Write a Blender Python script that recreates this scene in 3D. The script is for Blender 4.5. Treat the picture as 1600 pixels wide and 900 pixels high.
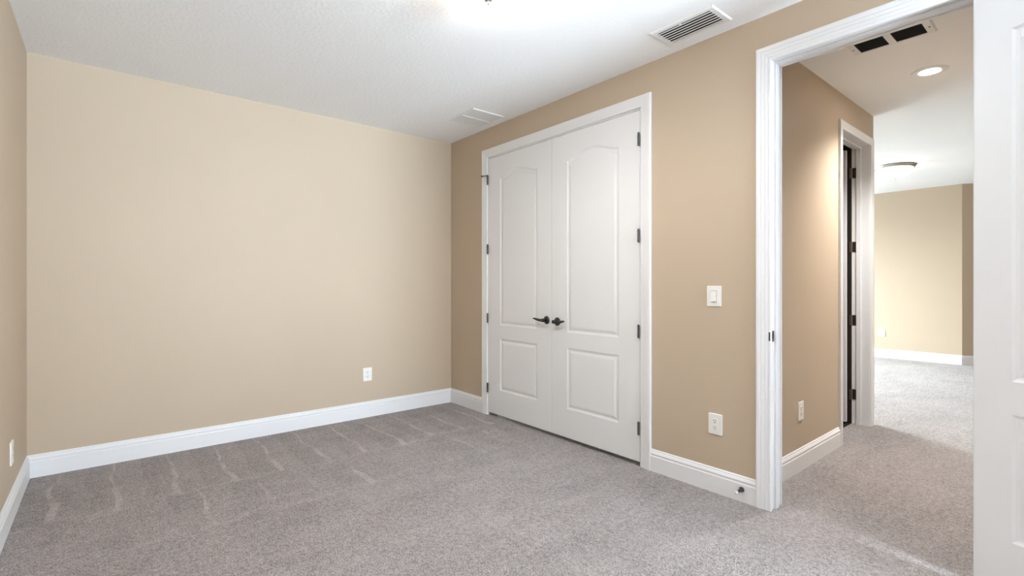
import bpy, bmesh, math, random
from mathutils import Vector, Matrix
R = math.radians
S = bpy.context.scene
C = S.collection
for o in list(bpy.data.objects):
    bpy.data.objects.remove(o)

# ------------------------------------------------------------------ camera, light, exposure
cd = bpy.data.cameras.new('camera'); cam = bpy.data.objects.new('camera', cd); C.objects.link(cam)
cam.location = (0, 0, 1.25)
cam.rotation_euler = (R(90), 0, -math.atan2(.6387, .7695))
cd.sensor_width = 36; cd.sensor_fit = 'HORIZONTAL'
cd.lens = 765 / 1600 * 36
cd.shift_y = -6.5 / 1600
cd.clip_start = .02
S.camera = cam
S.view_settings.view_transform = 'Standard'
S.view_settings.look = 'None'
S.view_settings.gamma = 1
S.view_settings.use_curve_mapping = False
S.view_settings.exposure = 0.76

W = bpy.data.worlds.new('sky'); S.world = W; W.use_nodes = True
bg = W.node_tree.nodes['Background']
bg.inputs[0].default_value = (.72, .84, 1, 1); bg.inputs[1].default_value = 1.0

def area(name, loc, rot, sx, sy, power, col):
    l = bpy.data.lights.new(name, 'AREA'); l.shape = 'RECTANGLE'; l.size = sx; l.size_y = sy
    l.energy = power; l.color = col
    o = bpy.data.objects.new(name, l); C.objects.link(o); o.location = loc; o.rotation_euler = rot
    return o
DAY = (.74, .87, 1.0)
area('daylight_bedroom_window', (2.34, -2.78, 1.55), (R(90), 0, 0), .86, 1.6, 150, DAY)             # sky through the bedroom window
area('ceiling_fill_bedroom', (2.9, -5.2, .10), (R(118), 0, 0), 2.0, 3.0, 1380, (.68, .85, 1))    # added fill from below, aimed up to brighten the bedroom ceiling
area('daylight_loft_window', (7.8, 7.6, 3.1), (R(-64), 0, 0), 3.4, 1.6, 1330, (.82, .94, 1))        # sky through the loft window
area('ceiling_fill_loft', (7.8, 6.2, .5), (R(-130), 0, 0), 4.5, 1.8, 330, (.78, .94, 1))  # added fill, aimed up to brighten the loft ceiling
sd = bpy.data.lights.new('sun', 'SUN'); sd.energy = 18; sd.angle = R(.6); sd.color = (1, .985, .97)
sun = bpy.data.objects.new('sun', sd); C.objects.link(sun); sun.rotation_euler = (R(40), 0, 0); sun.location = (1, -6, 6)   # added: its patch on the unseen carpet bounces light to the ceiling
WARM = (1.0, .975, .935)
BEDROOM_DOME = 32
DOME_SPOT = 27.0
LOFT_DOME = 10.0
CAN_POWER = 40
CAN_SPOT = 158.0

# ------------------------------------------------------------------ materials
def nt(name):
    m = bpy.data.materials.new(name); m.use_nodes = True
    t = m.node_tree; return m, t, t.nodes['Principled BSDF']
def node(t, kind, **kw):
    n = t.nodes.new(kind)
    for k, v in kw.items():
        if k in n.inputs: n.inputs[k].default_value = v
        else: setattr(n, k, v)
    return n
def coords(t):
    return node(t, 'ShaderNodeNewGeometry').outputs['Position']
def bumpy(name, col, rough, scale, strength, dist, var=.03, spec=.5, detail=3, kind='noise'):
    m, t, b = nt(name)
    p = coords(t)
    n = node(t, 'ShaderNodeTexNoise', Scale=scale, Detail=detail); t.links.new(p, n.inputs['Vector'])
    big = node(t, 'ShaderNodeTexNoise', Scale=1.3, Detail=2.0); t.links.new(p, big.inputs['Vector'])
    r = node(t, 'ShaderNodeMapRange'); t.links.new(big.outputs[0], r.inputs[0])
    r.inputs[1].default_value = .3; r.inputs[2].default_value = .7
    r.inputs[3].default_value = 1 - var; r.inputs[4].default_value = 1 + var
    mx = node(t, 'ShaderNodeVectorMath', operation='SCALE'); mx.inputs[0].default_value = col
    t.links.new(r.outputs[0], mx.inputs['Scale']); t.links.new(mx.outputs[0], b.inputs['Base Color'])
    src = n.outputs[0]
    if kind == 'knock':
        cr = node(t, 'ShaderNodeMapRange', interpolation_type='SMOOTHSTEP'); t.links.new(src, cr.inputs[0])
        cr.inputs[1].default_value = .45; cr.inputs[2].default_value = .62; src = cr.outputs[0]
    bp = node(t, 'ShaderNodeBump', Strength=strength, Distance=dist); t.links.new(src, bp.inputs['Height'])
    t.links.new(bp.outputs[0], b.inputs['Normal'])
    b.inputs['Roughness'].default_value = rough; b.inputs['Specular IOR Level'].default_value = spec
    return m
M = {}
M['wall'] = bumpy('beige_wall_paint', (.535, .432, .322), .55, 90, .25, .002, .015, .35)
M['ceiling'] = bumpy('white_knockdown_ceiling', (.90, .90, .90), .9, 42, .22, .004, .01, .2, 4, 'knock')
M['white'] = bumpy('white_semigloss_paint', (.80, .80, .81), .38, 30, .04, .001, .008, .4)
M['plate'] = bumpy('white_plastic', (.83, .82, .79), .35, 60, .02, .0005, .005, .5)
M['ventwhite'] = bumpy('white_enamel_metal', (.80, .80, .79), .45, 60, .02, .0005, .005, .45)
M['charcoal'] = bumpy('charcoal_shade_and_floor', (.018, .016, .015), .7, 60, .1, .001, .05, .2)
def metal(name, col, rough, met=1.0):
    m, t, b = nt(name); p = coords(t)
    n = node(t, 'ShaderNodeTexNoise', Scale=160.0); t.links.new(p, n.inputs['Vector'])
    r = node(t, 'ShaderNodeMapRange'); t.links.new(n.outputs[0], r.inputs[0]); r.inputs[3].default_value = rough * .8; r.inputs[4].default_value = rough * 1.2
    t.links.new(r.outputs[0], b.inputs['Roughness'])
    b.inputs['Base Color'].default_value = (*col, 1); b.inputs['Metallic'].default_value = met
    return m
M['pewter'] = metal('aged_pewter', (.085, .085, .09), .32)
M['hinge'] = metal('dark_hinge_steel', (.10, .10, .10), .4)
M['bronze'] = metal('oil_rubbed_bronze', (.13, .10, .085), .42)
M['nickel'] = metal('brushed_nickel', (.50, .49, .46), .35)
M['dark'] = bumpy('black_opening_shade', (.012, .012, .012), .8, 30, .1, .001, .1, .2)  # flat black drawn as the shade inside ducts, slots and holes
M['filter'] = bumpy('dark_louver_and_gap_shade', (.03, .03, .03), .6, 30, .1, .001, .1, .3)
M['rubber'] = bumpy('white_rubber', (.72, .71, .69), .7, 60, .05, .0005)
def emit(name, col, s):
    m, t, b = nt(name)
    b.inputs['Base Color'].default_value = (.9, .9, .88, 1); b.inputs['Roughness'].default_value = .3
    n = node(t, 'ShaderNodeTexNoise', Scale=6.0); t.links.new(coords(t), n.inputs['Vector'])
    r = node(t, 'ShaderNodeMapRange'); t.links.new(n.outputs[0], r.inputs[0]); r.inputs[3].default_value = s * .95; r.inputs[4].default_value = s * 1.05
    t.links.new(r.outputs[0], b.inputs['Emission Strength'])
    b.inputs['Emission Color'].default_value = (*col, 1)
    return m
M['bowl'] = emit('lit_frosted_glass', WARM, BEDROOM_DOME)
M['bowl2'] = emit('lit_frosted_glass_loft', (1, .92, .80), LOFT_DOME)
M['lens'] = emit('lit_downlight_lens', (1, .97, .91), CAN_POWER)

def carpet():
    m, t, b = nt('grey_beige_cut_pile_carpet'); p = coords(t)
    def noise(scale, detail=3.0, rough=.6, vec=None, dist=0.0):
        n = node(t, 'ShaderNodeTexNoise', Scale=scale, Detail=detail, Roughness=rough, Distortion=dist)
        t.links.new(vec or p, n.inputs['Vector']); return n.outputs[0]
    def mr(src, a, b_, c, d, sm=False):
        r = node(t, 'ShaderNodeMapRange')
        if sm: r.interpolation_type = 'SMOOTHSTEP'
        t.links.new(src, r.inputs[0])
        for i, v in enumerate((a, b_, c, d)): r.inputs[i + 1].default_value = v
        return r.outputs[0]
    def math_(op, a, b_=None):
        n = node(t, 'ShaderNodeMath', operation=op)
        for i, v in enumerate((a, b_)):
            if v is None: continue
            if isinstance(v, (int, float)): n.inputs[i].default_value = v
            else: t.links.new(v, n.inputs[i])
        return n.outputs[0]
    vo = node(t, 'ShaderNodeTexVoronoi', Scale=105.0, Randomness=1.0); t.links.new(p, vo.inputs['Vector'])
    tuft = mr(vo.outputs['Distance'], 0, .75, 1.0, 0.0)
    fine = noise(150, 3, .7)
    mid = noise(38, 3, .6)
    cl = noise(9, 3, .6)
    big = noise(2.2, 2, .5, dist=.6)
    # nap combed by the vacuum cleaner: soft strokes and thin raised edges near the back wall
    sep = node(t, 'ShaderNodeSeparateXYZ'); t.links.new(p, sep.inputs[0]); x, y = sep.outputs[0], sep.outputs[1]
    wob = math_('MULTIPLY', math_('SUBTRACT', noise(2.3, 1), .5), .12)
    yw = math_('ADD', y, math_('MULTIPLY', math_('SUBTRACT', noise(3.1, 2), .5), .30))
    gate = mr(noise(5.0, 1), .40, .55, .4, 1.0, True)
    def row(y_end, y_wall, phase, amp):
        fr = math_('FRACT', math_('ADD', math_('MULTIPLY', math_('ADD', x, wob), 3.45), phase))
        wid = mr(yw, y_end, y_wall, .11, .015)               # strokes widen away from the wall
        edge = math_('DIVIDE', math_('ABSOLUTE', math_('SUBTRACT', fr, .5)), wid)
        ln = mr(edge, .3, 1.0, 1.0, 0.0, True)
        m_ = math_('MULTIPLY', mr(yw, y_end - .03, y_end + .03, 0, 1, True), mr(yw, y_wall, y_wall + .08, 1, 0, True))
        tone = math_('MULTIPLY', math_('SUBTRACT', fr, .5), .10)
        return math_('MULTIPLY', math_('ADD', math_('MULTIPLY', math_('MULTIPLY', ln, gate), amp), tone), m_)
    nap = math_('ADD', row(3.50, 4.42, .33, .30), math_('MULTIPLY', row(2.95, 3.48, .02, .30), mr(noise(1.7, 1), .45, .62, .1, 1, True)))
    for yb in (3.50, 2.95):
        band = mr(math_('ABSOLUTE', math_('SUBTRACT', yw, yb)), 0.0, .05, .10, 0.0, True)
        nap = math_('ADD', nap, math_('MULTIPLY', band, gate))
    st = node(t, 'ShaderNodeMapping'); t.links.new(p, st.inputs[0]); st.inputs['Scale'].default_value = (2.2, 9.0, 1); st.inputs['Rotation'].default_value = (0, 0, R(32))
    streak = noise(1.0, 3, .6, st.outputs[0], .4)
    v = math_('ADD', mr(fine, .3, .7, -.27, .27), mr(mid, .3, .7, -.16, .16))
    v = math_('ADD', v, mr(cl, .3, .7, -.05, .05))
    v = math_('ADD', v, mr(big, .3, .7, -.06, .06))
    v = math_('ADD', v, mr(streak, .3, .7, -.05, .05))
    v = math_('ADD', v, nap)
    v = math_('ADD', v, mr(tuft, 0, 1, -.28, .16))
    v = math_('ADD', v, 1.0)
    sc = node(t, 'ShaderNodeVectorMath', operation='SCALE'); sc.inputs[0].default_value = (.465, .420, .404)
    t.links.new(v, sc.inputs['Scale']); t.links.new(sc.outputs[0], b.inputs['Base Color'])
    hgt = math_('ADD', math_('MULTIPLY', tuft, .6), math_('ADD', math_('MULTIPLY', mid, 1.2), math_('MULTIPLY', fine, .6)))
    bp = node(t, 'ShaderNodeBump', Strength=1.0, Distance=.012); t.links.new(hgt, bp.inputs['Height'])
    t.links.new(bp.outputs[0], b.inputs['Normal'])
    b.inputs['Roughness'].default_value = 1; b.inputs['Specular IOR Level'].default_value = .05
    b.inputs['Sheen Weight'].default_value = .12
    return m
M['carpet'] = carpet()

# ------------------------------------------------------------------ mesh helpers
def bm_box(bm, x0, y0, z0, x1, y1, z1):
    v = [bm.verts.new((x, y, z)) for x in (x0, x1) for y in (y0, y1) for z in (z0, z1)]
    for f in ((0, 1, 3, 2), (4, 6, 7, 5), (0, 4, 5, 1), (2, 3, 7, 6), (0, 2, 6, 4), (1, 5, 7, 3)):
        bm.faces.new([v[i] for i in f])
def bm_prism(bm, pts, z0, z1):
    a = [bm.verts.new((x, y, z0)) for x, y in pts]; b = [bm.verts.new((x, y, z1)) for x, y in pts]
    n = len(pts)
    bm.faces.new(a[::-1]); bm.faces.new(b)
    for i in range(n): bm.faces.new((a[i], a[(i + 1) % n], b[(i + 1) % n], b[i]))
def bm_lathe(bm, prof, seg=48, axis=(0, 0, 1), origin=(0, 0, 0)):
    q = Vector((0, 0, 1)).rotation_difference(Vector(axis)); o = Vector(origin); rings = []
    for r, h in prof:
        if r < 1e-6: rings.append([bm.verts.new(o + q @ Vector((0, 0, h)))])
        else: rings.append([bm.verts.new(o + q @ Vector((r * math.cos(a), r * math.sin(a), h))) for a in (2 * math.pi * i / seg for i in range(seg))])
    for A, B in zip(rings, rings[1:]):
        for i in range(seg):
            j = (i + 1) % seg
            if len(A) == 1 and len(B) == 1: continue
            if len(A) == 1: bm.faces.new((A[0], B[j], B[i]))
            elif len(B) == 1: bm.faces.new((A[i], A[j], B[0]))
            else: bm.faces.new((A[i], A[j], B[j], B[i]))
def bm_tube(bm, path, radii, seg=14, flat=1.0, flat_axis=(0, 0, 1)):
    path = [Vector(p) for p in path]; rings = []
    fa = Vector(flat_axis)
    for i, p in enumerate(path):
        d = (path[min(i + 1, len(path) - 1)] - path[max(i - 1, 0)]).normalized()
        u = fa - d * fa.dot(d); u.normalize(); w = d.cross(u)
        rings.append([bm.verts.new(p + u * math.cos(a) * radii[i] * flat + w * math.sin(a) * radii[i]) for a in (2 * math.pi * k / seg for k in range(seg))])
    for A, B in zip(rings, rings[1:]):
        for k in range(seg): bm.faces.new((A[k], A[(k + 1) % seg], B[(k + 1) % seg], B[k]))
    bm.faces.new(rings[0][::-1]); bm.faces.new(rings[-1])
def obj(name, bm, mat, parent=None, bevel=0, smooth=False, matrix=None):
    bmesh.ops.recalc_face_normals(bm, faces=bm.faces)
    if matrix is not None: bm.transform(matrix)
    me = bpy.data.meshes.new(name); bm.to_mesh(me); bm.free()
    for m in (mat if isinstance(mat, (list, tuple)) else [mat]): me.materials.append(m)
    o = bpy.data.objects.new(name, me); C.objects.link(o)
    if parent is not None: o.parent = parent
    if smooth:
        for p in me.polygons: p.use_smooth = True
        e = o.modifiers.new('split', 'EDGE_SPLIT'); e.split_angle = R(40)
    if bevel:
        b = o.modifiers.new('bevel', 'BEVEL'); b.width = bevel; b.segments = 2; b.limit_method = 'ANGLE'; b.angle_limit = R(40)
    return o
def box(name, mat, *d, parent=None, bevel=0):
    bm = bmesh.new(); bm_box(bm, *d); return obj(name, bm, mat, parent, bevel)
def boxes(name, mat, ds, parent=None, bevel=0):
    bm = bmesh.new()
    for d in ds: bm_box(bm, *d)
    return obj(name, bm, mat, parent, bevel)
def empty(name, loc=(0, 0, 0), rotz=0, rot=None):
    o = bpy.data.objects.new(name, None); C.objects.link(o); o.location = loc
    o.rotation_euler = rot or (0, 0, rotz); o.empty_display_size = .1
    return o
def tag(o, label, cat, group=None, kind=None):
    o['label'] = label; o['category'] = cat
    if group: o['group'] = group
    if kind: o['kind'] = kind
    return o
def struct(o, label, cat): return tag(o, label, cat, None, 'structure')

# ------------------------------------------------------------------ room shell
XB, YA, XC, YF = 2.82, 4.41, -.39, -2.60         # right, back, left wall faces and the window wall behind
TB = .12; XH = XB + TB                           # hallway side of the right wall
YD, XE, YH = 1.30, 5.26, .20                     # hallway left wall, its end, hallway right wall
HC, HL = 2.74, 2.79                              # ceilings
XL, YL0, YL1 = 10.15, -1.5, 5.0                  # loft far wall and its two sides
CL0, CL1, CLH = 2.005, 3.762, 2.462              # rough closet opening in the right wall
DR0, DR1, DRH = .325, 1.180, 2.500               # rough bedroom doorway
HD0, HD1, HDH = 4.405, 5.170, 2.475              # rough doorway in the hallway wall

struct(box('floor', M['carpet'], XC - .12, YF - .12, -.1, 12.6, YL1 + .12, 0), 'grey beige carpet running from the bedroom out through the doorway', 'floor')
struct(box('ceiling', M['ceiling'], XC - .12, YF - .12, HC, XE, YA + .12, HC + .12), 'white textured ceiling over bedroom and hallway', 'ceiling')
struct(box('ceiling_loft', M['ceiling'], XE, YL0 - .12, HL, 12.6, YL1 + .12, HL + .12), 'bright white ceiling of the room beyond the hallway', 'ceiling')
struct(box('wall_back', M['wall'], XC - .12, YA, 0, XB + TB, YA + .12, HC), 'wide plain beige wall facing the viewer', 'wall')
struct(box('wall_left', M['wall'], XC - .12, YF, 0, XC, YA, HC), 'narrow sliver of beige wall at the left edge', 'wall')
WX0, WX1, WZ0, WZ1 = 1.88, 2.79, .75, 2.40
struct(boxes('wall_front', M['wall'], [(XC - .12, YF - .12, 0, WX0, YF, HC), (WX1, YF - .12, 0, XB + TB, YF, HC),
       (WX0, YF - .12, 0, WX1, YF, WZ0), (WX0, YF - .12, WZ1, WX1, YF, HC)]), 'beige window wall behind the viewer', 'wall')
struct(boxes('wall_right', M['wall'], [(XB, YF, 0, XH, DR0, HC), (XB, DR0, DRH, XH, DR1, HC), (XB, DR1, 0, XH, CL0, HC),
       (XB, CL0, CLH, XH, CL1, HC), (XB, CL1, 0, XH, YA, HC)]), 'beige wall with white closet doors and the hallway doorway', 'wall')
struct(boxes('wall_hallway', M['wall'], [(XH, YD, 0, HD0, YD + .13, HC), (HD0, YD, HDH, HD1, YD + .13, HC), (HD1, YD, 0, XE, YD + .13, HC)]),
       'beige hallway wall seen through the doorway', 'wall')
struct(box('wall_hallway_right', M['wall'], XH, YH - .12, 0, XE, YH, HC), 'beige hallway wall hidden behind the open door', 'wall')
struct(boxes('wall_closet', M['wall'], [(3.60, 1.43, 0, 3.70, YA, HC)]), 'beige wall inside the closet', 'wall')
struct(boxes('wall_side_room', M['charcoal'], [(3.95, 1.43, 0, 4.05, 3.0, HC), (4.05, 2.9, 0, XE - .12, 3.0, HC), (XE - .135, 1.4305, 0, XE - .12, 2.9, HC)]), 'side room wall off the hallway, coloured dark as shade', 'wall')  # walls and thin liner coloured dark to paint the shade in the door gap
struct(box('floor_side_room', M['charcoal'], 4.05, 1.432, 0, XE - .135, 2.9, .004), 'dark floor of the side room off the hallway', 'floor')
struct(boxes('wall_loft_near', M['wall'], [(XE - .12, YD + .13, 0, XE, YL1, HL), (XE - .12, YL0, 0, XE, YH - .12, HL)]), 'beige wall beside the hallway end', 'wall')
struct(box('wall_loft_far', M['wall'], XL, 1.375, 0, XL + .12, YL1, HL), 'pale sunlit beige wall of the far room', 'wall')
bm = bmesh.new(); bm_prism(bm, [(XL, 1.375), (XL + .12, 1.375), (12.48, YL0), (12.30, YL0)], 0, HL)
struct(obj('wall_loft_angled', bm, M['wall']), 'darker tan angled wall beside the open door edge', 'wall')
LW0, LW1 = 6.3, 9.3
struct(boxes('wall_loft_window', M['wall'], [(XE - .12, YL1, 0, LW0, YL1 + .12, HL), (LW1, YL1, 0, XL + .12, YL1 + .12, HL),
       (LW0, YL1, 0, LW1, YL1 + .12, .8), (LW0, YL1, 2.42, LW1, YL1 + .12, HL)]), 'beige window wall of the far room', 'wall')
struct(box('wall_loft_right', M['wall'], XE - .12, YL0 - .12, 0, 12.6, YL0, HL), 'beige side wall of the far room', 'wall')
# window frames (out of view, where the daylight comes in)
def window(name, x0, x1, y0, y1, z0, z1, label):
    w = .05; xm = (x0 + x1) / 2; ym = (y0 + y1) / 2
    o = boxes(name, M['white'], [(x0, y0, z0, x0 + w, y1, z1), (x1 - w, y0, z0, x1, y1, z1), (x0 + w, y0, z1 - w, x1 - w, y1, z1),
        (x0 + w, y0, z0, x1 - w, y1, z0 + w), (xm - .02, ym - .02, z0 + w, xm + .02, ym + .02, z1 - w)], bevel=.003)
    struct(o, label, 'window')
window('window_1', WX0, WX1, YF - .10, YF - .02, WZ0, WZ1, 'white framed bedroom window behind the viewer')
window('window_2', LW0, LW1, YL1 + .02, YL1 + .10, .8, 2.42, 'white framed window of the far room')

# ------------------------------------------------------------------ baseboards
BB = [(0, 0), (.016, 0), (.016, .100), (.0125, .106), (.0125, .112), (.0145, .115), (.0145, .119), (.009, .130), (.0055, .134), (.0055, .139), (.0, .146)]
BB = [(t, z) for t, z in BB]
def baseboard(name, p0, p1, nrm, m0, m1, label):
    """p0->p1 along the wall face, nrm into the room; m = +1 inside mitre, -1 outside mitre, 0 square"""
    a, b, n = Vector((*p0, 0)), Vector((*p1, 0)), Vector((*nrm, 0)); d = (b - a).normalized()
    bm = bmesh.new(); A = []; B = []
    for t, z in BB:
        A.append(bm.verts.new(a + n * t + d * t * m0 + Vector((0, 0, z)))); B.append(bm.verts.new(b + n * t - d * t * m1 + Vector((0, 0, z))))
    k = len(BB)
    for i in range(k): bm.faces.new((A[i], A[(i + 1) % k], B[(i + 1) % k], B[i]))
    bm.faces.new(A); bm.faces.new(B[::-1])
    return struct(obj(name, bm, M['white']), label, 'baseboard')
CASW = .080
baseboard('baseboard_back', (XC, YA), (XB, YA), (0, -1), 1, 1, 'white baseboard along the wide back wall')
baseboard('baseboard_left', (XC, YF), (XC, YA), (1, 0), 0, 1, 'white baseboard at the left edge')
baseboard('baseboard_right_corner', (XB, YA), (XB, 3.836), (-1, 0), 1, 0, 'short white baseboard between back corner and closet')
baseboard('baseboard_right', (XB, 1.955), (XB, 1.2365), (-1, 0), 0, 0, 'white baseboard between closet and doorway, with door stop')
baseboard('baseboard_hallway', (XH, YD), (4.356, YD), (0, -1), 0, 0, 'white baseboard on the hallway wall past the doorway')
baseboard('baseboard_loft_near', (XE, YD), (XE, YL1), (1, 0), 0, 0, 'white baseboard end just past the hallway corner')
baseboard('baseboard_loft_far', (XL, 1.375), (XL, YL1), (-1, 0), 0, 0, 'white baseboard of the pale far wall')
dA = Vector((2.15, -2.875)).normalized()
baseboard('baseboard_loft_angled', (XL, 1.375), (12.30, YL0), (dA.y, -dA.x), 0, 0, 'shaded white baseboard of the angled far wall')

# ------------------------------------------------------------------ door casings and frames
CAS_F = [(0.0, 0), (0.0, .011), (.004, .014), (.012, .0145), (.016, .0125), (.020, .0145), (.030, .016), (.034, .0135), (.038, .0165), (.050, .0185), (.054, .016), (.058, .0195), (.066, .021), (.076, .021), (.080, .017), (.080, 0)]
CAS_P = [(0.0, 0), (0.0, .010), (.004, .013), (.020, .0135), (.030, .0155), (.055, .0185), (.072, .0195), (.078, .018), (.080, .014), (.080, 0)]
def casing_bm(bm, prof, a0, a1, h, place, scale=1.0):
    """U shaped casing; place(along, up, out) -> point"""
    rows = []
    for u, t in prof:
        u *= scale
        rows.append([bm.verts.new(place(*p, t)) for p in ((a0 - u, 0), (a0 - u, h + u), (a1 + u, h + u), (a1 + u, 0))])
    k = len(rows)
    for i in range(k):
        A, B = rows[i], rows[(i + 1) % k]
        for j in range(3): bm.faces.new((A[j], A[j + 1], B[j + 1], B[j]))
    bm.faces.new([r[0] for r in rows]); bm.faces.new([r[3] for r in rows][::-1])

# closet
bm = bmesh.new(); casing_bm(bm, CAS_P, 2.010, 3.757, 2.456, lambda a, z, t: (XB - t, a, z))
closet_casing = struct(obj('trim_1', bm, M['white']), 'white casing around the double closet doors', 'door casing')
j = boxes('door_frame', M['white'], [(XB, CL0, 0, XH, CL0 + .017, CLH - .017), (XB, CL1 - .017, 0, XH, CL1, CLH - .017), (XB, CL0, CLH - .017, XH, CL1, CLH),
     (XB + .045, CL0 + .017, CLH - .032, XB + .06, CL1 - .017, CLH - .017)], closet_casing)
for yc in (2.79, 2.98):
    box('ball_catch', M['hinge'], XB + .004, yc - .028, CLH - .0225, XB + .03, yc + .028, CLH - .0172, parent=closet_casing)

# bedroom doorway
bm = bmesh.new(); casing_bm(bm, CAS_F, .345, 1.158, 2.478, lambda a, z, t: (XB - t, a, z))
room_casing = struct(obj('trim_2', bm, M['white']), 'white fluted casing around the open hallway doorway', 'door casing')
boxes('door_frame', M['white'], [(XB, DR0, 0, XH, DR0 + .016, DRH - .016), (XB, DR1 - .016, 0, XH, DR1, DRH - .016), (XB, DR0, DRH - .016, XH, DR1, DRH)], room_casing)
boxes('door_stop_strip', M['white'], [(XB + .042, DR1 - .027, 0, XB + .082, DR1 - .016, DRH - .016), (XB + .042, DR0 + .016, 0, XB + .082, DR0 + .027, DRH - .016),
     (XB + .042, DR0 + .027, DRH - .027, XB + .082, DR1 - .027, DRH - .016)], room_casing, bevel=.002)
bm = bmesh.new(); casing_bm(bm, CAS_P, .345, 1.158, 2.478, lambda a, z, t: (XH + t, a, z))
obj('hallway_casing', bm, M['white'], room_casing)
# strike plate on the left jamb with a lip that wraps to the room side
yj = DR1 - .016
bm = bmesh.new()
bm_box(bm, XB - .001, yj - .002, .930, XB + .036, yj - .0002, .990)
bm_box(bm, XB - .011, yj - .002, .940, XB - .001, yj + .0015, .980)
bm_box(bm, XB - .0155, yj - .002, .936, XB - .011, yj + .006, .984)
sp = obj('strike_plate', bm, M['hinge'], room_casing, bevel=.0006); sp['label'] = 'dark metal strike plate'
box('latch_hole', M['dark'], XB + .006, yj - .0026, .945, XB + .020, yj - .0020, .975, parent=sp)

# hallway side door frame
bm = bmesh.new(); casing_bm(bm, CAS_P, 4.420, 5.155, 2.458, lambda a, z, t: (a, YD - t, z), .80)
hall_casing = struct(obj('trim_3', bm, M['white']), 'white casing of the narrow doorway in the hallway wall', 'door casing')
boxes('door_frame', M['white'], [(HD0, YD, 0, HD0 + .018, YD + .13, HDH - .018), (HD1 - .018, YD, 0, HD1, YD + .13, HDH - .018), (HD0, YD, HDH - .018, HD1, YD + .13, HDH)], hall_casing)
boxes('door_stop_strip', M['white'], [(HD1 - .029, YD + .062, 0, HD1 - .018, YD + .098, HDH - .018), (HD0 + .018, YD + .062, 0, HD0 + .029, YD + .098, HDH - .018),
     (HD0 + .029, YD + .062, HDH - .029, HD1 - .029, YD + .098, HDH - .018)], hall_casing, bevel=.002)

# ------------------------------------------------------------------ moulded two-panel doors
def offset(poly, d):
    n = len(poly); out = []
    for i in range(n):
        p, q, r = poly[i - 1], poly[i], poly[(i + 1) % n]
        e0 = (Vector(q) - Vector(p)).normalized(); e1 = (Vector(r) - Vector(q)).normalized()
        n0 = Vector((-e0.y, e0.x)); n1 = Vector((-e1.y, e1.x))
        b = (n0 + n1); b = b / max(b.dot(n0), .2) if b.length else n0
        out.append(tuple(Vector(q) + b * d))
    return out
def panel_outline(x0, x1, z0, z1, rise=0):
    if not rise: return [(x0, z0), (x1, z0), (x1, z1), (x0, z1)]
    pts = [(x0, z0), (x1, z0)]
    N = 28
    for i in range(N + 1):
        s = i / N
        pts.append((x1 + (x0 - x1) * s, z1 + rise * (.5 - .5 * math.cos(2 * math.pi * s)) ** .85))
    return pts
PROF = [(.000, 0), (.005, -.0022), (.011, -.0048), (.017, -.0058), (.022, -.0058), (.027, -.0046), (.035, -.0022), (.044, -.0010), (.050, -.0008)]
def leaf_bm(w, h, th, panels):
    """door slab: x 0..w, z 0..h, moulded face at y=0 looking to -y, back at y=th"""
    bm = bmesh.new()
    outer = [bm.verts.new((x, 0, z)) for x, z in ((0, 0), (w, 0), (w, h), (0, h))]
    back = [bm.verts.new((x, th, z)) for x, z in ((0, 0), (w, 0), (w, h), (0, h))]
    edges = [bm.edges.new((outer[i], outer[(i + 1) % 4])) for i in range(4)]
    for pl in panels:
        prev = None
        for d, y in PROF:
            ring = [bm.verts.new((x, -y, z)) for x, z in offset(pl, d)]
            if prev is None:
                edges += [bm.edges.new((ring[i], ring[(i + 1) % len(ring)])) for i in range(len(ring))]
            else:
                for i in range(len(ring)):
                    k = (i + 1) % len(ring); bm.faces.new((prev[i], prev[k], ring[k], ring[i]))
            prev = ring
        bm.faces.new(prev)
    bmesh.ops.triangle_fill(bm, edges=edges, use_beauty=True)
    bm.faces.new(back[::-1])
    for i in range(4):
        k = (i + 1) % 4; bm.faces.new((outer[i], back[i], back[k], outer[k]))
    return bm
def make_leaf(name, w, h, th, sl, sr, z_low, z_up, rise, loc, rotz, label):
    panels = [panel_outline(sl, w - sr, *z_low), panel_outline(sl, w - sr, *z_up, rise)]
    o = obj(name, leaf_bm(w, h, th, panels), M['white'])
    o.location = loc; o.rotation_euler = (0, 0, rotz)
    return struct(o, label, 'door')
def lever(parent, x, z, sgn):
    """rosette and wave lever on the face y=0, lever pointing to sgn*x"""
    bm = bmesh.new()
    bm_lathe(bm, [(0, .0), (.033, 0), (.034, .003), (.0325, .007), (.028, .010), (.024, .0105), (.021, .013), (.017, .0145), (0, .0145)], 40, (0, -1, 0), (x, 0, z))
    hd = obj('door_handle', bm, M['pewter'], parent, smooth=True); hd['label'] = 'dark pewter lever handle'
    bm = bmesh.new(); path = []; rad = []
    bm_lathe(bm, [(0, .012), (.0115, .012), (.0115, .034), (.0145, .038), (.0155, .046), (.0145, .054), (.010, .058), (0, .059)], 24, (0, -1, 0), (x, 0, z))
    N = 22
    for i in range(N + 1):
        s = i / N
        path.append((x + sgn * (.004 + .118 * s), -.047 + .006 * math.sin(s * math.pi) , z - .004 * math.sin(s * 3.4) + .013 * (s ** 1.6) - .006 * max(0, s - .85) / .15))
        rad.append(.0120 - .0060 * s + .0020 * math.sin(s * math.pi) - (.0028 * max(0, s - .9) / .1))
    bm_tube(bm, path, rad, 16, .62, (0, 1, 0))
    obj('lever', bm, M['pewter'], hd, smooth=True)
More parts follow.
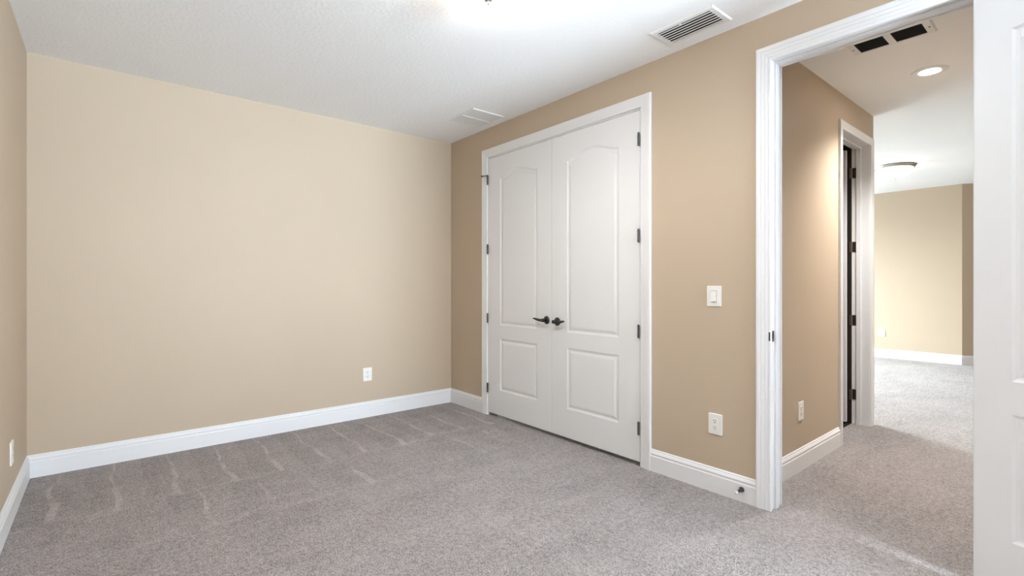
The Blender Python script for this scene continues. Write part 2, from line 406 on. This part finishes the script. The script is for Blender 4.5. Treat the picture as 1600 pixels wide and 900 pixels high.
def barrel_hinge(parent, x, z, mat, y=-.006, hh=.089, leaf=None):
    bm = bmesh.new(); n = 5; s = hh / n
    for k in range(n):
        z0 = z - hh / 2 + k * s
        bm_lathe(bm, [(0, z0 + .0004), (.0072, z0 + .0004), (.0078, z0 + .0014), (.0078, z0 + s - .0014), (.0072, z0 + s - .0004), (0, z0 + s - .0004)], 18, (0, 0, 1), (x, y, 0))
    bm_lathe(bm, [(0, z - hh / 2 - .003), (.004, z - hh / 2 - .002), (.006, z - hh / 2 + .0005), (0, z - hh / 2 + .0005)], 18, (0, 0, 1), (x, y, 0))
    bm_lathe(bm, [(0, z + hh / 2), (.006, z + hh / 2), (.004, z + hh / 2 + .0025), (0, z + hh / 2 + .003)], 18, (0, 0, 1), (x, y, 0))
    if leaf: bm_box(bm, *leaf)
    o = obj('hinge', bm, mat, parent, smooth=True); o['label'] = 'dark metal barrel hinge'
    return o

# closet doors: local +x runs to world -y (rot -90), face to world -x
LW, LH, TH = .8592, 2.410, .035
XF = XB - .004
ZB = .030
zl, zu = (.258 - ZB, .742 - ZB), (.866 - ZB, 2.228 - ZB)
HZ = (.262, .925, 1.580, 2.240)
d_left = make_leaf('door_1', LW, LH, TH, .178, .172, zl, zu, .062, (XF, 3.7435, ZB), R(-90), 'left white arched two-panel closet door')
d_right = make_leaf('door_2', LW, LH, TH, .172, .178, zl, zu, .062, (XF, 2.8812, ZB), R(-90), 'right white arched two-panel closet door')
lever(d_left, LW - .056, .950 - ZB, -1)
lever(d_right, .066, .945 - ZB, 1)
for z in HZ:
    hl = barrel_hinge(d_left, .001, z - ZB, M['hinge'], y=-.013)
    if z > 2:     # hinge-pin door stop: arm and bumper reaching over the casing
        bm = bmesh.new(); zz = z + .046 - ZB
        bm_tube(bm, [(.004, -.013, zz), (-.030, -.018, zz), (-.066, -.026, zz)], [.0035, .0035, .0035], 12)
        bm_lathe(bm, [(0, 0), (.008, 0), (.009, .006), (.006, .010), (0, .010)], 16, (-.97, -.2, 0), (-.066, -.026, zz))
        obj('pin_stop', bm, M['hinge'], hl, smooth=True)
    barrel_hinge(d_right, LW - .001, z - ZB, M['hinge'], y=-.013)

# bedroom door, swung wide open towards the right wall
ang = R(-90 - 17)
near = make_leaf('door_3', .806, 2.435, .035, .113, .113, (.250 - .02, .745 - .02), (.872 - .02, 2.236 - .02), .078, (2.722, .3300, .02), ang,
                 'white two-panel bedroom door swung open at the right edge')
for z in HZ: 
    h = barrel_hinge(near, -.004, z - .02, M['hinge'], y=.042)

# side-room door, opened into the dark room
side = make_leaf('door_4', .715, 2.42, .035, .11, .11, (.25, .74), (.87, 2.23), .07, (5.074, 2.172, .02), R(-90), 'white door standing open inside the hallway doorway')
for z in (.262, .925, 1.580, 2.240):
    zz = z - .02
    bm = bmesh.new(); X = .715     # local x runs to -y; local y runs to +x
    # barrel between leaf and frame, plate screwed to the frame
    n = 5; hh = .092; s = hh / n
    for k in range(n):
        z0 = zz - hh / 2 + k * s
        bm_lathe(bm, [(0, z0), (.0075, z0), (.0075, z0 + s - .001), (0, z0 + s - .001)], 16, (0, 0, 1), (X + .018, .052, 0))
    bm_box(bm, X + .022, .0745, zz - hh / 2, X + .066, .0770, zz + hh / 2)
    bm_box(bm, X + .012, .055, zz - hh / 2, X + .026, .0770, zz + hh / 2)
    for dz in (-.030, 0, .030):
        bm_lathe(bm, [(0, .0), (.004, .0), (.003, .0012), (0, .0012)], 12, (0, -1, 0), (X + .048 + (.008 if dz else -.006), .0745, zz + dz))
    hg = obj('hinge', bm, M['bronze'], side, bevel=.001); hg['label'] = 'bronze butt hinge plate on the frame'

# ------------------------------------------------------------------ outlets and switch; local x along wall, z up, face towards -y
def rounded(w, h, r, n=5):
    pts = []
    for cx, cz, a0 in ((w / 2 - r, -h / 2 + r, -90), (w / 2 - r, h / 2 - r, 0), (-w / 2 + r, h / 2 - r, 90), (-w / 2 + r, -h / 2 + r, 180)):
        for i in range(n + 1):
            a = R(a0 + 90 * i / n); pts.append((cx + r * math.cos(a), cz + r * math.sin(a)))
    return pts
def bm_slab(bm, pts, y0, y1, dx=0, dz=0, chamfer=0):
    rings = [[bm.verts.new((x + dx, y0, z + dz)) for x, z in pts]]
    if chamfer:
        rings.append([bm.verts.new((x + dx, y1 + chamfer * (1 if y1 < y0 else -1), z + dz)) for x, z in pts])
        rings.append([bm.verts.new((x + dx, y1, z + dz)) for x, z in offset(pts, chamfer)])
    else: rings.append([bm.verts.new((x + dx, y1, z + dz)) for x, z in pts])
    n = len(pts)
    for A, B in zip(rings, rings[1:]):
        for i in range(n): bm.faces.new((A[i], A[(i + 1) % n], B[(i + 1) % n], B[i]))
    bm.faces.new(rings[0]); bm.faces.new(rings[-1][::-1])
def wall_plate(name, loc, rotz, w, h, inner=None):
    r = empty(name, loc, rotz)
    bm = bmesh.new(); bm_slab(bm, rounded(w, h, .005), 0, -.0065, chamfer=.0022)
    obj('cover_plate', bm, M['plate'], r)
    return r
def outlet(loc, rotz, label, w=.086, h=.124):
    r = wall_plate('power_outlet', loc, rotz, w, h)
    for sg in (1, -1):
        bm = bmesh.new(); bm_slab(bm, rounded(.034, .028, .010), -.005, -.0085, 0, sg * .0195, .001)
        f = obj('receptacle', bm, M['plate'], r)
        boxes('contact_slot', M['dark'], [(-.0085, -.0090, sg * .0195 - .001, -.0062, -.0083, sg * .0195 + .009), (.0062, -.0090, sg * .0195 + .0005, .0085, -.0083, sg * .0195 + .009)], f)
        bm = bmesh.new(); bm_lathe(bm, [(0, 0), (.0032, 0), (.0032, .0006), (0, .0006)], 14, (0, -1, 0), (0, -.0084, sg * .0195 - .0075)); obj('ground_hole', bm, M['dark'], f)
    bm = bmesh.new(); bm_lathe(bm, [(0, 0), (.0034, 0), (.0026, .0012), (0, .0014)], 16, (0, -1, 0), (0, -.0064, 0)); obj('screw', bm, M['plate'], r, smooth=True)
    return tag(r, label, 'outlet', 'white wall outlets')
outlet((1.893, YA, .400), 0, 'white duplex outlet low on the wide back wall')
outlet((XB, 1.482, .408), R(-90), 'white duplex outlet under the light switch beside the doorway')
outlet((XC, 3.73, .345), R(90), 'thin edge-on outlet plate on the left wall sliver')
outlet((3.607, YD, .393), 0, 'white outlet on the hallway wall above its baseboard')
outlet((XL, 2.395, .418), R(-90), 'small white outlet on the pale far wall', .105, .118)
sw = wall_plate('light_switch', (XB, 1.490, 1.176), R(-90), .090, .124)
bm = bmesh.new()
for d in ((-.0200, -.0082, -.0365, .0200, -.0060, -.0335), (-.0200, -.0082, .0335, .0200, -.0060, .0365), (-.0200, -.0082, -.0335, -.0172, -.0060, .0335), (.0172, -.0082, -.0335, .0200, -.0060, .0335)): bm_box(bm, *d)
obj('switch_frame', bm, M['plate'], sw, bevel=.0005)
box('rocker_gap_shade', M['filter'], -.0172, -.0068, -.0335, .0172, -.0064, .0335, parent=sw)  # dark sheet painted as the shade in the gap around the rocker
bm = bmesh.new()
vs = [bm.verts.new(p) for p in ((-.0158, -.0070, -.032), (.0158, -.0070, -.032), (.0158, -.0070, .032), (-.0158, -.0070, .032), (-.0158, -.0150, -.032), (.0158, -.0150, -.032), (.0158, -.0085, .032), (-.0158, -.0085, .032))]
for f in ((0, 1, 2, 3), (4, 5, 6, 7), (0, 1, 5, 4), (1, 2, 6, 5), (2, 3, 7, 6), (3, 0, 4, 7)): bm.faces.new([vs[i] for i in f])
obj('rocker', bm, M['plate'], sw, bevel=.0008)
for z in (.046, -.046):
    bm = bmesh.new(); bm_lathe(bm, [(0, 0), (.0032, 0), (.0024, .0012), (0, .0014)], 14, (0, -1, 0), (0, -.0064, z)); obj('screw', bm, M['plate'], sw, smooth=True)
tag(sw, 'white rocker light switch beside the doorway casing', 'light switch')

# rigid door stop on the baseboard near the doorway
ds = empty('baseboard_door_stop', (XB - .016, 1.318, .072))
bm = bmesh.new()
bm_lathe(bm, [(0, 0), (.015, 0), (.0155, .003), (.013, .008), (.0095, .016), (.0075, .030), (.006, .052), (.006, .062), (0, .062)], 28, (-1, 0, 0))
obj('stem', bm, M['hinge'], ds, smooth=True)
bm = bmesh.new(); bm_lathe(bm, [(0, .058), (.0085, .058), (.0090, .062), (.0085, .072), (.006, .076), (0, .077)], 24, (-1, 0, 0))
tp = obj('rubber_tip', bm, M['rubber'], ds, smooth=True); tp['label'] = 'white rubber tip'
tag(ds, 'small dark metal door stop on the baseboard beside the doorway', 'door stop')

# ------------------------------------------------------------------ ceiling vents; local z=0 is the ceiling face, build downwards
def frame_bm(x0, x1, y0, y1, hx, hy, t, cut=None):
    """flat flange with a rectangular hole, outer edge chamfered"""
    bm = bmesh.new()
    c = .006
    for a in ([(x0, y0), (x1, y0), (x1 - hx, y0 + hy), (x0 + hx, y0 + hy)], [(x1, y0), (x1, y1), (x1 - hx, y1 - hy), (x1 - hx, y0 + hy)],
              [(x1, y1), (x0, y1), (x0 + hx, y1 - hy), (x1 - hx, y1 - hy)], [(x0, y1), (x0, y0), (x0 + hx, y0 + hy), (x0 + hx, y1 - hy)]):
        o0, o1, i1, i0 = a
        cx, cy = (x0 + x1) / 2, (y0 + y1) / 2
        def inn(p): return (p[0] + (c if p[0] < cx else -c), p[1] + (c if p[1] < cy else -c))
        P = [(*o0, 0), (*o1, 0), (*o1, -.003), (*o0, -.003), (*inn(o0), -t), (*inn(o1), -t), (*i1, -t), (*i0, -t), (*i1, 0), (*i0, 0)]
        v = [bm.verts.new(p) for p in P]
        for f in ((0, 1, 2, 3), (3, 2, 5, 4), (4, 5, 6, 7), (7, 6, 8, 9), (9, 8, 1, 0)): bm.faces.new([v[i] for i in f])
    bmesh.ops.remove_doubles(bm, verts=bm.verts, dist=1e-5)
    return bm
# supply register with louvers above the closet side
vx, vy = 2.600, 1.522
v = empty('ceiling_vent', (vx, vy, HC))
obj('frame', frame_bm(-.110, .110, -.196, .196, .030, .032, .009), M['ventwhite'], v)
box('duct_shade_plate', M['dark'], -.082, -.166, -.0030, .082, .166, -.0004, parent=v)  # black plate under the uncut ceiling, drawn as the shade inside the duct
bm = bmesh.new()
for k in range(6):
    xc = -.066 + k * .0262
    a, b = Vector((xc - .009, 0, -.0125)), Vector((xc + .009, 0, -.0060))
    n = Vector((-.0005, 0, .0013))
    P = [a - n, b - n, b + n, a + n]
    A = [bm.verts.new((p.x, -.164, p.z)) for p in P]; B = [bm.verts.new((p.x, .164, p.z)) for p in P]
    for i in range(4): bm.faces.new((A[i], A[(i + 1) % 4], B[(i + 1) % 4], B[i]))
    bm.faces.new(A); bm.faces.new(B[::-1])
obj('louvers', bm, M['ventwhite'], v)
box('damper_lever', M['ventwhite'], -.079, .010, -.016, -.072, .020, -.004, parent=v)
for yy in (-.181, .181):
    bm = bmesh.new(); bm_lathe(bm, [(0, 0), (.005, 0), (.004, .002), (0, .0025)], 16, (0, 0, -1), (0, yy, -.012)); obj('screw', bm, M['ventwhite'], v, smooth=True)
tag(v, 'white louvered ceiling vent with dark slots beside the doorway wall', 'vent')
# flat return grille near the back corner
g = empty('return_grille', (2.560, 3.594, HC))
obj('frame', frame_bm(-.168, .168, -.195, .195, .022, .022, .007), M['ventwhite'], g)
m, t, b = nt('perforated_white_panel'); p = coords(t)
vo = node(t, 'ShaderNodeTexVoronoi', Scale=130.0, Randomness=0.0); t.links.new(p, vo.inputs['Vector'])
r = node(t, 'ShaderNodeMapRange'); t.links.new(vo.outputs['Distance'], r.inputs[0]); r.inputs[1].default_value = .25; r.inputs[2].default_value = .35; r.inputs[3].default_value = .62; r.inputs[4].default_value = .78
sc = node(t, 'ShaderNodeVectorMath', operation='SCALE'); sc.inputs[0].default_value = (1, 1, 1); t.links.new(r.outputs[0], sc.inputs['Scale']); t.links.new(sc.outputs[0], b.inputs['Base Color'])
b.inputs['Roughness'].default_value = .6
M['perf'] = m
box('perforated_panel', M['perf'], -.147, -.174, -.006, .147, -.005, -.0004, parent=g)
box('perforated_panel', M['perf'], -.147, .005, -.006, .147, .174, -.0004, parent=g)
box('divider_bar', M['ventwhite'], -.147, -.005, -.0085, .147, .005, -.0004, parent=g)
tag(g, 'flat white square return grille on the ceiling near the back corner', 'vent')
# black-slotted vent in the hallway ceiling
hv = empty('hallway_vent', (3.650, .820, HC))
bm = frame_bm(-.103, .103, -.205, .205, .022, .040, .010)
bm_box(bm, -.082, -.018, -.010, .082, .018, -.001)
obj('frame', bm, M['ventwhite'], hv)
for s in (-1, 1):
    y0, y1 = (.018, .165) if s > 0 else (-.165, -.018)
    box('duct_shade_plate', M['dark'], -.081, y0, -.0022, .081, y1, -.0004, parent=hv)  # black plate paints the shade behind the louvers
    bm = bmesh.new()
    for k in range(11):
        xc = -.072 + k * .0144
        bm_box(bm, xc - .0012, y0 + .001, -.0095, xc + .0012, y1 - .001, -.0024)
    obj('louvers', bm, M['filter'], hv)
for yy in (-.186, .186):
    bm = bmesh.new(); bm_lathe(bm, [(0, 0), (.006, 0), (.005, .002), (0, .0025)], 16, (0, 0, -1), (0, yy, -.010)); obj('screw', bm, M['hinge'], hv, smooth=True)
tag(hv, 'white ceiling vent with two black louvered openings in the hallway', 'vent')
# recessed downlight
cn = empty('recessed_downlight', (4.440, .770, HC))
bm = bmesh.new(); bm_lathe(bm, [(.058, -.0004), (.060, -.005), (.068, -.0085), (.096, -.0065), (.102, -.003), (.103, 0), (.058, 0)], 56)
obj('trim_ring', bm, M['ventwhite'], cn, smooth=True)
bm = bmesh.new(); bm_lathe(bm, [(0, -.0055), (.040, -.0050), (.0575, -.0040), (.0575, -.0008), (0, -.0008)], 56)
obj('lens', bm, M['lens'], cn, smooth=True)
sl = bpy.data.lights.new('downlight_beam', 'SPOT'); sl.energy = CAN_SPOT; sl.spot_size = R(125); sl.spot_blend = .9; sl.shadow_soft_size = .05; sl.color = (1, .98, .95)
so = bpy.data.objects.new('downlight_beam', sl); C.objects.link(so); so.parent = cn; so.location = (0, 0, -.015)
tag(cn, 'lit round recessed downlight in the hallway ceiling', 'light')
# dome lights
def dome(loc, s, mat, label, semi=False):
    d = empty('dome_ceiling_light', loc); d.scale = (s, s, s)
    bm = bmesh.new()
    if semi:    # small canopy and stem, bowl open towards the ceiling
        bm_lathe(bm, [(0, 0), (.070, 0), (.072, -.004), (.066, -.014), (.030, -.020), (.012, -.024), (.010, -.070), (.016, -.0745), (0, -.0745)], 48)
        top, deep = -.075, .043
    else:
        bm_lathe(bm, [(0, 0), (.168, 0), (.172, -.006), (.166, -.018), (.158, -.030), (.150, -.034), (0, -.034)], 64)
        top, deep = -.0345, .076
    obj('canopy', bm, M['nickel'], d, smooth=True)
    bm = bmesh.new(); N = 14
    rim = .172 if semi else .150
    prof = [(0, top), (rim - .009, top)]
    for i in range(N + 1):
        a = i / N * math.pi / 2
        prof.append((rim * math.cos(a) if i < N else 0, -.120 + deep - deep * math.sin(a)))
    bm_lathe(bm, prof, 64); obj('glass_bowl', bm, mat, d, smooth=True)
    bm = bmesh.new(); bm_lathe(bm, [(0, -.117), (.020, -.118), (.021, -.1215), (.013, -.126), (.007, -.129), (.0085, -.133), (.0075, -.138), (0, -.141)], 28)
    obj('finial', bm, M['nickel'], d, smooth=True)
    return tag(d, label, 'light', 'dome ceiling lights')
bd = dome((1.423, 1.894, HC), 1.0, M['bowl'], 'lit glass dome light cut off by the top of the picture')
dl = bpy.data.lights.new('dome_light_glow', 'SPOT'); dl.energy = DOME_SPOT; dl.spot_size = R(176); dl.spot_blend = .6; dl.shadow_soft_size = .10; dl.color = (1, .965, .92)
do = bpy.data.objects.new('dome_light_glow', dl); C.objects.link(do); do.parent = bd; do.location = (0, 0, -.16)
dome((7.94, 1.735, HL), 1.33, M['bowl2'], 'lit glass dome light on the far room ceiling')
